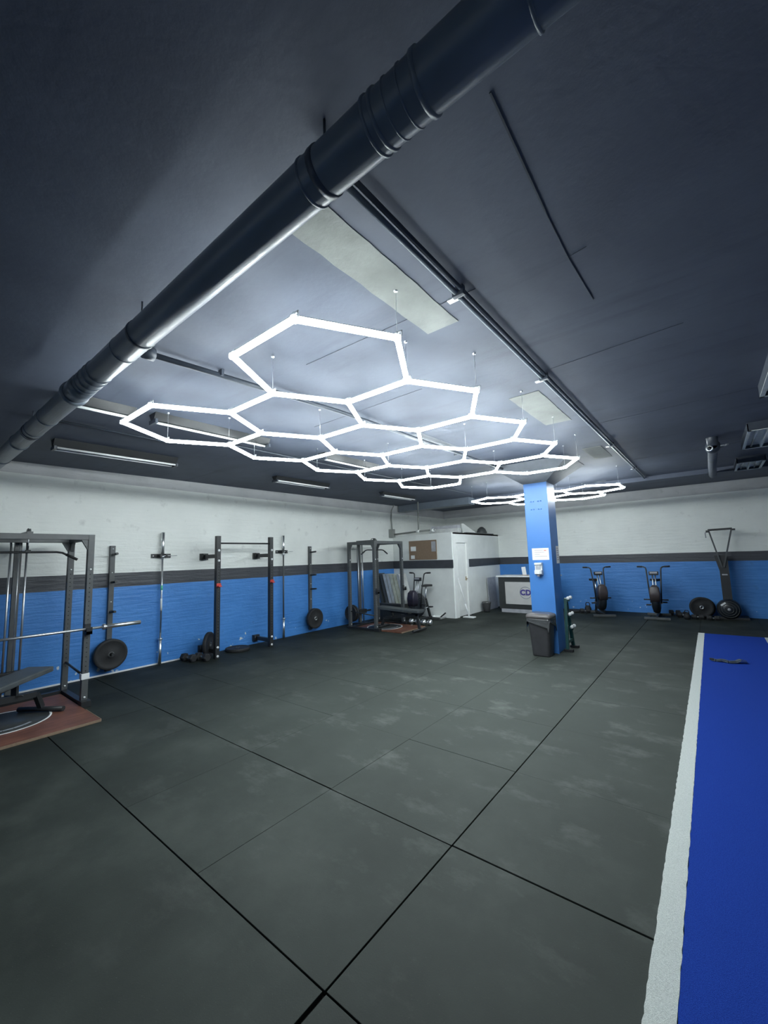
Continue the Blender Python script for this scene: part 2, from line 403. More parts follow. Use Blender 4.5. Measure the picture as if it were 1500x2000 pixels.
# ------------------------------------------------------------------ hexagon lights
E_ = .566; ZL = 2.86
def hex_grid(name, label, centers, rot, anchor_fn):
    cx = sum(c[0] for c in centers)/len(centers); cy = sum(c[1] for c in centers)/len(centers)
    t = thing(name, label, 'ceiling light', (cx, cy, ZL), 0, None)
    verts, edges = {}, set()
    for (x, y) in centers:
        ks = []
        for k in range(6):
            a = math.radians(rot+60*k); p = (x+E_*math.cos(a), y+E_*math.sin(a)); key = (round(p[0]*20), round(p[1]*20))
            for dk in ((0,0),(1,0),(-1,0),(0,1),(0,-1),(1,1),(-1,-1),(1,-1),(-1,1)):
                kk = (key[0]+dk[0], key[1]+dk[1])
                if kk in verts: key = kk; break
            else: verts[key] = p
            ks.append(key)
        for i in range(6): edges.add(tuple(sorted((ks[i], ks[(i+1)%6]))))
    tm = G().tube([(-(E_/2-.018), 0, 0), ((E_/2-.018), 0, 0)], .0165, 8); tme = tm.mesh('light_tube'); tme.materials.append(m_led)
    bk = G().box(-(E_/2-.02), E_/2-.02, -.0125, .0125, .0135, .0185); bme = bk.mesh('uplight_block'); bme.materials.append(m_steel)  # unseen strip added over each tube to hold light off the ceiling
    cg = G().lathe([(0, -.016), (.021, -.014), (.021, .014), (0, .016)], n=10); cme = cg.mesh('corner_joint'); cme.materials.append(m_clip)
    kg = G().tube([(0, 0, .012), (0, 0, .035)], .009, 8).tube([(-.03, 0, .03), (.03, 0, .03)], .006, 6).tube([(-.03, 0, .0), (-.03, 0, .035)], .005, 6).tube([(.03, 0, .0), (.03, 0, .035)], .005, 6)
    kme = kg.mesh('hanging_clip'); kme.materials.append(m_clip)
    for a, b in sorted(edges):
        pa, pb = Vector(verts[a]), Vector(verts[b]); mid = (pa+pb)/2; d = pb-pa
        o = obj('light_tube', tme, None, t, (mid.x-cx, mid.y-cy, 0)); o.rotation_euler = (0, 0, math.atan2(d.y, d.x))
        obj('uplight_block', bme, None, o)
    for key, p in sorted(verts.items()):
        obj('corner_joint', cme, None, t, (p[0]-cx, p[1]-cy, 0))
        obj('hanging_clip', kme, None, t, (p[0]-cx, p[1]-cy, 0))
    for k, p in enumerate(anchor_fn(verts)):
        z = ceil_z(p[1])-ZL
        obj('suspension_wire', G().tube([(0, 0, .03), (0, 0, z)], .0016, 5).lathe([(0, z-.010), (.011, z-.008), (.013, z+.004)], n=10), m_steel, t, (p[0]-cx, p[1]-cy, 0))
    return t
cen = [(-1.815, 1.739+.981*i) for i in range(5)] + [(-2.664, 2.229+.981*i) for i in range(4)] + [(-3.513, 1.739+.981*i) for i in range(5)]
def anch(vs):
    vv = sorted(vs.values(), key=lambda p: (round(p[1], 1), p[0])); return vv[::3]
def anch2(vs):
    vv = sorted(vs.values()); xm = max(p[0] for p in vv); xn = min(p[0] for p in vv)
    return [p for p in vv if p[0] > xm-.05 or p[0] < xn+.05] + [p for i, p in enumerate(vv) if i % 4 == 2 and xn+.05 < p[0] < xm-.05]
hex_grid('hexagon_light_grid', 'large honeycomb light of fourteen glowing hexagons hung under the dark ceiling', cen, 0, anch2)
cen2 = [(-1.703, 8.773), (-2.683, 8.773), (-3.663, 8.773), (-2.193, 9.622), (-3.173, 9.622)]
hex_grid('hexagon_light_grid', 'small honeycomb light of five glowing hexagons behind the blue column', cen2, 30, anch)

# ------------------------------------------------------------------ ceiling pipes and lamps
pp = thing('drain_pipe', 'big dark pipe with collars slung across the ceiling nearest the viewer', 'pipe', (-3.0, .86, 2.94))
R0 = .076
obj('pipe_run', G().tube([(-4.38, 0, 0), (7.78, 0, 0)], R0, 28), m_pipe, pp)
def collar(x, wd=.05, r=R0+.006): return G().lathe([(R0-.005, -wd/2), (r, -wd/2+.002), (r, wd/2-.002), (R0-.005, wd/2)], (x, 0, 0), (1, 0, 0), 28)
for x, wd, r in ((2.05, .012, .0805), (2.335, .012, .081), (2.365, .014, .081), (2.41, .008, .079), (2.46, .008, .079), (2.51, .018, .081), (2.80, .012, .080), (3.3, .03, .081),
                 (.36, .010, .079), (-.07, .012, .081), (-.15, .012, .082), (-.24, .012, .082), (-.32, .012, .081), (-.46, .17, .083), (-.60, .04, .092), (-1.34, .014, .080), (-1.80, .012, .080), (-1.94, .012, .080), (-2.42, .03, .084), (-3.3, .05, .082)):
    obj('collar', collar(x, wd, r), m_pipe, pp)
for x in (2.11, .61, -1.9):
    z = ceil_z(.86)-2.94
    obj('hanger_rod', G().tube([(x, -.0, R0-.002), (x, 0, z)], .005, 6), m_dpipe, pp)
    obj('hanger_clamp', G().lathe([(R0-.004, -.012), (R0+.004, -.012), (R0+.004, .012), (R0-.004, .012)], (x, 0, 0), (1, 0, 0), 24).box(x-.012, x+.012, -.01, .01, R0-.004, R0+.03), m_dpipe, pp)
cp = thing('ceiling_rail', 'thin straight dark conduit rail running the length of the ceiling', 'pipe', (-.98, 5.5, 3.12))
def cpipe(a, b, r, dz, n=10):
    return G().tube([(a[0], a[1], ceil_z(a[1])-dz), (b[0], b[1], ceil_z(b[1])-dz)], r, n)
g = G().tube([(.0, -4.6, ceil_z(.9)-.035-3.12), (-.0, 4.83, ceil_z(10.33)-.035-3.12)], .014, 10); obj('rail', g, m_pipe, cp)
obj('return_strip', G().tube([(.03, -4.6, ceil_z(.9)-.022-3.12), (.03, 4.83, ceil_z(10.33)-.022-3.12)], .012, 8), m_dpipe, cp)
for y in (1.95, 3.45, 6.5, 8.8):
    zc = ceil_z(y)-3.12
    obj('clamp', G().cbox((.012, y-5.5, zc-.03), (.07, .03, .056), .004), m_dpipe, cp)
    obj('bracket', G().cbox((-.035, y-5.5+.02, zc-.048), (.06, .04, .010), .002), m_steel, cp)
t = thing('conduit_pipe', 'short dark conduit with round end cap beside the honeycomb light, on the ceiling', 'pipe', (-2.9, 1.1, 3.1))
obj('pipe_run', G().tube([(0, 0, 0), (.14, 1.7, .012), (.16, 6, .05)], .02, 10), m_dpipe, t)
obj('end_cap', G().lathe([(0, -.02), (.045, -.02), (.045, .05), (.02, .06)], (0, -.02, 0), (0, 1, 0), 14), m_dpipe, t)
for y in (.5, 2.2, 4.2): obj('clip', G().cbox((.04+.04*min(y, 1.7)/1.7, y, .015+y*.008), (.05, .02, .05)), m_dpipe, t)
t = thing('conduit_pipe', 'thin dark conduit low on the ceiling between the left-hand battens and the honeycomb', 'pipe', (-5.0, .9, 3.12))
obj('pipe_run', G().tube([(0, 0, 0), (0, 1.3, .0), (.4, 1.75, 0.005), (.4, 8.5, .06)], .013, 8), m_dpipe, t)
t = thing('junction_pipe', 'stub of drain pipe with dark elbow fitting under the right of the ceiling', 'pipe', (.16, 7.3, 3.1))
obj('pipe_run', G().tube([(0, .25, -.02), (.0, 2.0, -.02), (.01, 3.03, -.02)], .06, 16), m_cap, t)
obj('elbow', G().lathe([(.05, 0), (.085, .02), (.085, .2), (.062, .26)], (0, .0, -.02), (0, 1, 0), 16).lathe([(.045, 0), (.065, .01), (.07, .14)], (0, .02, -.03), (0, 0, 1), 14), m_dpipe, t)
obj('valve', G().tube([(.05, .05, -.03), (.13, .0, -.04)], .012, 8).tube([(.10, .06, -.04), (.16, -.04, -.04)], .014, 8), m_cap, t)
obj('ring', G().lathe([(.03, -.006), (.045, -.006), (.045, .006), (.03, .006)], (-.04, -.03, -.06), (.3, 1, 0), 14), m_steel, t)

def batten(x, y0, y1, drop, label, twin=True, name='batten_light'):
    ym = (y0+y1)/2; L = y1-y0; z = ceil_z(ym)
    t = thing(name, label, 'ceiling light', (x, ym, z))
    s = .009
    def yz(y): return s*y
    g = G(); g.loft([[(-.085, y, yz(y)+.012), (.085, y, yz(y)+.012), (.03, y, yz(y)-drop), (-.03, y, yz(y)-drop)] for y in (-L/2, L/2)]); obj('housing', g, m_black, t)
    for sx in ((-.055, .055) if twin else (0,)):
        obj('tube', G().tube([(sx, -L/2+.03, yz(-L/2)-drop-.016), (sx, L/2-.03, yz(L/2)-drop-.016)], .013, 10), m_tube, t)
    g = G()
    for e in (-1, 1): g.cbox((0, e*(L/2-.012), yz(e*L/2)-drop-.016), (.15, .024, .04))
    obj('end_socket', g, m_dpipe, t)
    return t
batten(-5.86, 1.22, 2.62, .09, 'twin-tube batten light on the ceiling nearest the viewer by the left wall')
batten(-6.0, 4.42, 5.72, .07, 'twin-tube batten light halfway along the ceiling by the left wall')
batten(-5.93, 7.38, 8.72, .07, 'twin-tube batten light furthest off by the left wall, near the booth')
batten(-4.22, .93, 1.48, .07, 'single-tube dark batten partly behind the big ceiling pipe', False)
batten(-4.2, 1.64, 2.98, .07, 'single-tube dark batten seen through the nearest left hexagon', False)
batten(-4.2, 3.9, 5.1, .07, 'single-tube dark batten seen through the hexagons further back', False)
def troffer(x0, x1, y0, y1, label):
    ym = (y0+y1)/2; xm = (x0+x1)/2; W = x1-x0; L = y1-y0; z = ceil_z(ym)
    t = thing('louvre_light', label, 'ceiling light', (xm, ym, z))
    dp = .11; s = .009
    g = G(); g.box(-W/2, W/2, -L/2, L/2, -.02, .03)
    g.box(-W/2, -W/2+.012, -L/2, L/2, -dp, -.02).box(W/2-.012, W/2, -L/2, L/2, -dp, -.02).box(-W/2, W/2, -L/2, -L/2+.012, -dp, -.02).box(-W/2, W/2, L/2-.012, L/2, -dp, -.02)
    obj('housing', g, m_dpipe, t)
    obj('reflector', G().box(-W/2+.014, W/2-.014, -L/2+.014, L/2-.014, -.064, -.021), m_lamp, t)
    obj('rim', G().box(-W/2, -W/2+.035, -L/2, L/2, -dp-.006, -dp).box(W/2-.035, W/2, -L/2, L/2, -dp-.006, -dp).box(-W/2, W/2, -L/2, -L/2+.03, -dp-.006, -dp).box(-W/2, W/2, L/2-.03, L/2, -dp-.006, -dp), m_lamp, t)
    for sx in (-W/4, W/4): obj('tube', G().tube([(sx, -L/2+.03, -.082), (sx, L/2-.03, -.082)], .013, 8), m_tube, t)
    obj('louvre', G().box(-.012, .012, -L/2+.03, L/2-.03, -dp, -.04), m_lamp, t)
    return t
troffer(.50, .92, 3.95, 5.2, 'unlit louvred light box nearest the viewer, cut by the right edge')
troffer(.50, .92, 6.75, 8.0, 'unlit louvred light box in the middle of the right-hand row')
troffer(.50, .88, 9.4, 10.34, 'unlit louvred light box furthest off at the right, before the beam')

# ------------------------------------------------------------------ weights and bars
def plate_bm(r, th, hub=.05, axis=(1,0,0)):
    return G().lathe([(.025, -th/2), (hub, -th/2), (hub+.008, -th/2+.006), (r*.80, -th/2+.006), (r*.84, -th/2), (r-.006, -th/2), (r, -th/2+.006), (r, th/2-.006), (r-.006, th/2), (r*.84, th/2), (r*.80, th/2-.006), (hub+.008, th/2-.006), (hub, th/2), (.025, th/2), (.025, -th/2)], (0,0,0), axis, 40)
def plate(label, loc, r=.225, th=.06, rot=(0,0,0), group=None, hubmat=None):
    t = thing('weight_plate', label, 'weight plate', loc, 0, group, rot)
    obj('disc', plate_bm(r, th), m_dark, t)
    obj('hub', G().lathe([(.025, -th/2-.003), (.042, -th/2-.003), (.042, th/2+.003), (.025, th/2+.003), (.025, -th/2-.003)], (0,0,0), (1,0,0), 20), hubmat or m_grey, t)
    return t
def barbell(label, loc, rot, L=2.2, sl=.415, shaft=None, marks=False):
    t = thing('barbell', label, 'barbell', loc, 0, None, rot)          # along local Y, centred
    h = L/2
    obj('shaft', G().tube([(0, -h+sl, 0), (0, h-sl, 0)], .0145, 12), shaft or m_steel, t)
    for s in (-1, 1):
        obj('sleeve', G().tube([(0, s*(h-sl), 0), (0, s*h, 0)], .025, 16), m_chrome, t)
        obj('sleeve_collar', G().lathe([(0, -.015), (.036, -.012), (.036, .012), (0, .015)], (0, s*(h-sl), 0), (0, 1, 0), 16), m_steel, t)
    if marks:
        obj('tape_band', G().tube([(0, .12, 0), (0, .20, 0)], .017, 12), m_greentape, t, label='green band')
        obj('bare_grip', G().tube([(0, -.22, 0), (0, -.02, 0)], .0165, 12), m_white, t, label='pale grip section')
    return t

# ------------------------------------------------------------------ power racks
def rack(label, x, y, extra):
    W, Dp, H = .80, 1.05, 2.05
    t = thing('power_rack', label, 'power rack', (x, y, 0))
    s = .033
    for px in (0, W):
        for py in (0, Dp):
            u = obj('upright', G().box(px-s, px+s, py-s, py+s, .05, H, .004), m_grey, t)
            hg = G()
            for k in range(24):
                z = .35+k*.055
                hg.lathe([(0, 0), (.007, 0), (.007, .0015), (0, .0015)], (px, py-s-.001, z), (0, 1, 0), 6)
                hg.lathe([(0, 0), (.007, 0), (.007, .0015), (0, .0015)], (px+s, py, z), (1, 0, 0), 6)
            obj('hole_row', hg, m_dark, u, kind='stuff')
            for z in (.1, 1.62): obj('bolt', G().lathe([(.012, 0), (.012, .008), (0, .012)], (px+s, py, z), (1, 0, 0), 8), m_bolt, u)
    for py in (0, Dp):
        obj('top_rail', G().box(s, W-s, py-s, py+s, H-.065, H, .003), m_grey, t)
        obj('base_rail', G().box(-.10, W+.10, py-s, py+s, 0, .05, .003), m_black, t)
    for px in (0, W): obj('top_crossmember', G().box(px-s, px+s, s, Dp-s, H-.065, H, .003), m_grey, t)
    obj('rear_base_rail', G().box(-s, s, s, Dp-s, 0, .05, .003), m_black, t)
    for py in (0, Dp):
        for px, sg_ in ((0, 1), (W, -1)):
            obj('gusset', G().prism([(px+sg_*s, py-.02, H-.065), (px+sg_*(s+.07), py-.02, H-.065), (px+sg_*s, py-.02, H-.19)], (0, .04, 0)), m_grey, t)
    for px in (0, W):
        for py, sg_ in ((0, 1), (Dp, -1)):
            obj('gusset', G().prism([(px-.02, py+sg_*s, H-.065), (px-.02, py+sg_*(s+.07), H-.065), (px-.02, py+sg_*s, H-.19)], (.04, 0, 0)), m_grey, t)
    for py in (0, Dp):
        obj('spotter_arm', G().tube([(s, py, .40), (W-s, py, .34)], .013, 8), m_black, t)
        c = obj('jhook', G().box(W+s, W+s+.012, py-.03, py+.03, .84, .96).box(W+s, W+s+.075, py-.03, py+.03, .84, .875).box(W+s+.063, W+s+.075, py-.03, py+.03, .84, .925), m_black, t)
        obj('foot_plate', G().cbox((W+.05, py, .035), (.13, .10, .07), .006), m_black, t)
    obj('end_clamp', G().cbox((W, Dp, .34), (.085, .085, .07), .01), m_white, t, label='white clamp collar near the foot of an upright')
    # lat tower on the wall side
    xm, ym = -.16, Dp/2
    obj('tower_post', G().box(xm-.03, xm+.03, ym-.035, ym+.035, .05, H-.03), m_grey, t)
    for dy in (-.08, .08): obj('guide_rod', G().tube([(xm+.05, ym+dy, .06), (xm+.05, ym+dy, H-.03)], .012, 8), m_steel, t)
    obj('tower_base', G().box(xm-.05, 0, ym-.15, ym+.15, 0, .06, .004), m_black, t)
    obj('tower_top', G().box(xm-.05, W*.55, ym-.03, ym+.03, H-.0, H+.05, .004).box(xm-.04, xm+.08, ym-.12, ym+.12, H-.03, H+.0), m_grey, t)
    obj('pulley', G().lathe([(0, -.012), (.05, -.012), (.042, 0), (.05, .012), (0, .012)], (.38, ym, H+.04), (0, 1, 0), 20), m_grey, t)
    obj('pulley_guard', G().tube([(.33+.07*math.cos(a), ym+.0, H+.03+.06*math.sin(a)) for a in [PI*k/8 for k in range(9)]], .007, 6), m_grey, t)
    cr = obj('weight_carriage', G().cbox((xm+.06, ym, .33), (.10, .28, .10), .006).tube([(xm+.08, ym-.32, .33), (xm+.08, ym+.32, .33)], .022, 10), m_black, t)
    obj('cable', G().tube([(xm+.09, ym, .38), (xm+.09, ym, H)], .004, 6).tube([(.38, ym, H-.0), (.38, ym, 1.92)], .004, 6), m_steel, t)
    return t
rack('charcoal power rack nearest the viewer at the left edge, bench in front', -6.86, .65, 1)
rack('charcoal power rack standing before the white booth', -6.89, 7.25, 2)
def latbar(label, x, y, z):
    t = thing('lat_bar', label, 'lat bar', (x, y, z))
    obj('bar', G().tube([(0, -.50, -.10), (0, -.34, -.01), (0, -.28, 0), (0, .28, 0), (0, .34, -.01), (0, .50, -.10)], .0135, 10), m_black, t)
    obj('eyelet', G().tube([(0, 0, .01), (0, 0, .075)], .008, 6).cbox((0, 0, .012), (.04, .05, .03), .004), m_grey, t)
    for s in (-1, 1): obj('grip', G().tube([(0, s*.50, -.10), (0, s*.38, -.033)], .017, 10), m_dark, t)
latbar('long black lat pulldown bar hanging in the nearest rack', -6.48, 1.175, 1.85)
latbar('long black lat pulldown bar hanging in the rack by the booth', -6.51, 7.775, 1.85)
barbell('bare steel barbell racked across the front of the nearest power rack', (-5.975, 1.17, .905), (0, 0, 0))

# lifting platforms
def platform(label, x0, x1, y0, y1, cx, cy, small):
    t = thing('lifting_platform', label, 'platform', ((x0+x1)/2, (y0+y1)/2, 0))
    ox, oy = (x0+x1)/2, (y0+y1)/2
    obj('board', G().box(x0-ox, x1-ox, y0-oy, y1-oy, 0, .022, .003), m_wood, t)
    obj('edge_strip', G().box(x1-ox-.001, x1-ox+.006, y0-oy, y1-oy, 0, .025).box(x1-ox-.5, x1-ox, y1-oy, y1-oy+.006, 0, .025), m_cork, t)
    rr = .42
    obj('logo_disc', G().lathe([(0, .0), (rr-.02, 0), (rr-.02, .0015), (0, .0015)], (cx-ox, cy-oy, .022), (0,0,1), 48), m_deskb, t, label='dark printed disc')
    obj('logo_ring', G().lathe([(rr-.022, 0), (rr, 0), (rr, .002), (rr-.022, .002), (rr-.022, 0)], (cx-ox, cy-oy, .022), (0,0,1), 48), m_paper, t, label='white printed ring')
    lg = G()
    for k in range(7):
        a = -1.1+.28*k; c, s = math.cos(a), math.sin(a)
        lg.bar((cx-ox+c*.30-s*.04, cy-oy+s*.30+c*.04, .0245), (cx-ox+c*.30+s*.04, cy-oy+s*.30-c*.04, .0245), .03, .002)
    obj('logo_print', lg, m_lgrey, t)
    return t

# the platforms sit inside the rack footprint: boards cut round the rack feet
def platform2(label, y0, y1, cy, xr, wid=1.46, rr=.40):
    return platform(label, xr-wid, xr, y0, y1, xr-.80, cy, 0)
P1 = platform2('reddish brown lifting platform under the nearest bench, cut by the left edge', .70, 1.65, .98, -5.28, 1.50)
P2 = platform2('reddish brown lifting platform between the feet of the rack by the booth', 7.30, 8.24, 7.72, -5.42, 1.40)

# ------------------------------------------------------------------ benches
def bench(label, loc, rz, back_len, back_ang, flat=False):
    t = thing('weight_bench', label, 'bench', loc, rz)     # axis along local X, seat at -X, back at +X
    obj('seat_pad', G().box(-.62, -.27, -.14, .14, .40, .455, .016), m_pad, t)
    a = back_ang; px, pz = -.25, .40
    g = G().box(0, back_len, -.15, .15, 0, .058, .016)
    bmesh.ops.rotate(g.b, verts=g.b.verts, cent=(0,0,0), matrix=Matrix.Rotation(-a, 3, 'Y')); bmesh.ops.translate(g.b, verts=g.b.verts, vec=(px, 0, pz))
    obj('back_pad', g, m_pad, t)
    obj('spine', G().bar((-.55, 0, .36), (.40, 0, .22), .05, .06).bar((-.25, 0, .35), (px+back_len*.75*math.cos(a), 0, pz-.02+back_len*.75*math.sin(a)), .05, .035), m_black, t)
    for sx, zt_ in ((-.50, .36), (.42, .22)):
        obj('leg', G().bar((sx, 0, zt_), (sx+(.08 if sx > 0 else -.06), 0, .05), .05, .05, (1,0,0)), m_black, t)
        obj('foot_bar', G().tube([(sx+(.08 if sx > 0 else -.06), -.26, .028), (sx+(.08 if sx > 0 else -.06), .26, .028)], .027, 12), m_black, t)
    obj('ladder_strut', G().bar((.15, 0, .27), (px+back_len*.55*math.cos(a), 0, pz+back_len*.55*math.sin(a)-.01), .06, .03, (1,0,0)), m_black, t)
    obj('adjuster_pin', G().tube([(.15, -.10, .28), (.15, .10, .28)], .01, 8), m_black, t)
    return t
bench('charcoal padded bench with raised back on the nearest platform', (-5.85, .93, .024), math.radians(128), .72, .07)
bench('charcoal padded bench lying flat before the rack by the booth', (-5.72, 7.62, .024), math.radians(180), .86, .04)

# ------------------------------------------------------------------ wall storage posts
def storage_post(label, y, pegs, low=.06):
    t = thing('plate_storage_post', label, 'storage post', (XL, y, 0))
    obj('post', G().box(0, .055, -.035, .035, low, 1.97, .004), m_grey, t)
    for z in (.25, .75, 1.1, 1.55, 1.92): obj('bolt', G().lathe([(.009, 0), (.009, .006), (0, .009)], (.055, 0, z), (1,0,0), 8), m_bolt, t)
    for z in pegs: obj('peg', G().tube([(.05, 0, z), (.24, 0, z+.01)], .019, 10), m_black, t)
    return t
storage_post('wall post with pegs and a plate behind the bare barbell end', 2.36, (1.83, 1.40, .95, .32))
storage_post('wall post with pegs and a plate near the far rack', 6.42, (1.83, 1.30, .98, .32))
plate('black bumper plate hung low on the wall post beside the nearest rack', (XL+.13, 2.36, .322), .225, .07)
plate('black bumper plate hung low on the wall post nearer the booth', (XL+.18, 6.42, .322), .225, .08, (0, 0, 0), None, m_steel)

def bar_holder(label, y, z=1.8):
    t = thing('barbell_holder', label, 'bracket', (XL, y, z))
    obj('mounting_plate', G().box(0, .014, -.16, .16, -.035, .035, .003), m_black, t)
    for dy in (-.13, .13): obj('bolt', G().lathe([(.011, 0), (.011, .006), (0, .008)], (.014, dy, 0), (1,0,0), 8), m_bolt, t)
    for dy in (-.045, .045): obj('prong', G().box(.014, .13, dy-.012, dy+.012, -.025, .025), m_black, t)
    obj('latch_pin', G().tube([(.115, -.06, 0), (.115, .22, 0)], .006, 6), m_steel, t)
    return t
bar_holder('black bracket clasping the upright barbell left of the squat stand', 3.10)
bar_holder('black bracket clasping the upright barbell right of the squat stand', 5.63, 1.85)
barbell('upright barbell with a green band, clipped to the left wall', (XL+.07, 3.10, 1.101), (PI/2, 0, 0), marks=True)
barbell('upright barbell clipped to the left wall right of the squat stand', (XL+.07, 5.63, 1.101), (PI/2, 0, 0), shaft=m_grey)

# wall mounted squat stand
sq = thing('wall_squat_stand', 'black wall-fixed squat stand with two uprights and a pull-up bar', 'squat rack', (-6.88, 4.41, 0))
for dy in (-.56, .56):
    u = obj('upright', G().box(-.038, .038, dy-.038, dy+.038, .0, 2.13, .004), m_black, sq)
    hg = G()
    for k in range(30): hg.lathe([(0, 0), (.009, 0), (.009, .002), (0, .002)], (.038, dy, .30+k*.05), (1,0,0), 6)
    obj('hole_row', hg, m_grey, u, kind='stuff')
    for z in (1.87, 1.69, .19, .04): obj('bolt', G().lathe([(.022, 0), (.022, .010), (.01, .016), (0, .016)], (.038, dy, z), (1,0,0), 10), m_bolt, u)
    for z in (1.77, .12):
        obj('wall_arm', G().box(-.46, -.038, dy-.03, dy+.03, z-.035, z+.035, .004), m_black, sq)
        obj('wall_bracket', G().box(-.519, -.46, dy-.07, dy+.07, z-.06, z+.06, .004).tube([(-.44, dy-.05, z-.04), (-.44, dy-.05, z+.06)], .02, 8), m_black, sq)
    jc = obj('jcup', G().cbox((.045, dy, 1.26), (.02, .082, .06), .004).cbox((.075, dy, 1.24), (.06, .06, .02), .003), m_red, sq, label='red cup')
obj('pull_up_bar', G().tube([(0, -.53, 2.0), (0, .53, 2.0)], .015, 10), m_black, sq)
plate('black bumper plate standing on edge behind the left upright of the squat stand', (-7.12, 3.84, .215), .215, .06, (0, 0, math.radians(40)))
plate('flat black plate lying on the floor by the wall inside the squat stand', (-7.14, 4.42, .03), .22, .055, (0, PI/2, 0))
def dumbbell(label, loc, rz, r=.07, L=.30, m=None, head=None, rot=None, group=None):
    t = thing('dumbbell', label, 'dumbbell', loc, rz, group, rot)
    obj('handle', G().tube([(-L/2+.06, 0, 0), (L/2-.06, 0, 0)], .016, 10), m_chrome, t)
    for s in (-1, 1): obj('head', G().lathe([(0, -.05), (r*.8, -.05), (r, -.035), (r, .035), (r*.8, .05), (0, .05)], (s*(L/2-.05), 0, 0), (1,0,0), 6 if head is None else 18, head is not None), m or m_dark, t)
    return t
dumbbell('black hex dumbbell on the floor left of the squat stand foot', (-6.96, 3.64, .0607), .15)
dumbbell('black hex dumbbell against the plate behind the squat stand foot', (-7.12, 3.48, .0607), .2)

# ------------------------------------------------------------------ far rack clutter
for k, (yy, rr) in enumerate(((7.42, .20), (7.36, .19))):
    plate(('inner' if k == 0 else 'outer') + ' black plate loaded on the lat carriage of the rack by the booth', (-6.97, yy-.0, .33), rr, .045, (0, 0, PI/2+.0), None, m_steel)
db_spots = [(-6.25, 7.95, 0), (-6.25, 7.80, 0)]
dumbbell('chrome-headed dumbbell under the flat bench, further from the viewer', (-5.84, 8.42, .07), .3, .07, .26, m_chrome, 1)
dumbbell('chrome-headed dumbbell under the flat bench, nearer the viewer', (-5.50, 8.44, .07), .2, .07, .26, m_chrome, 1)
# stack of boards leaning on a low chest
ch = thing('storage_chest', 'low black chest carrying the leaning silvery boards behind the far rack', 'chest', (-6.76, 8.86, 0))
obj('box', G().box(-.38, .38, -.20, .20, .0, .42, .01), m_deskb, ch)
obj('lid', G().box(-.39, .39, -.21, .21, .42, .445, .006), m_grey, ch)
cols_ = [m_grey, m_foil, m_foil, m_foil2, m_foil2, m_foil]
for k in range(6):
    x = -7.07+.115*k
    t = tag(obj('leaning_board', G().prism([(-.04, -.16, 0), (.045, -.16, 0), (.045-.20, -.16, .76), (-.04-.20, -.16, .76)], (0, .32, 0)), cols_[k], None, (x+.16, 8.86, .446)),
            ['grey board, first from the left of the leaning stack', 'silvery board, second from the left of the leaning stack', 'silvery board, third from the left of the leaning stack', 'pale greenish board, fourth from the left of the leaning stack', 'pale greenish board, fifth from the left of the leaning stack', 'silvery board, rightmost of the leaning stack'][k], 'board', 'leaning boards behind the far rack')
t = tag(obj('folded_pad', G().prism([(-.10, -.16, 0), (-.01, -.16, 0), (-.19, -.16, .78), (-.28, -.16, .78)], (0, .32, 0)), m_pad, None, (-7.03, 8.86, .446)), 'dark grey folded pad at the left end of the leaning boards', 'pad')

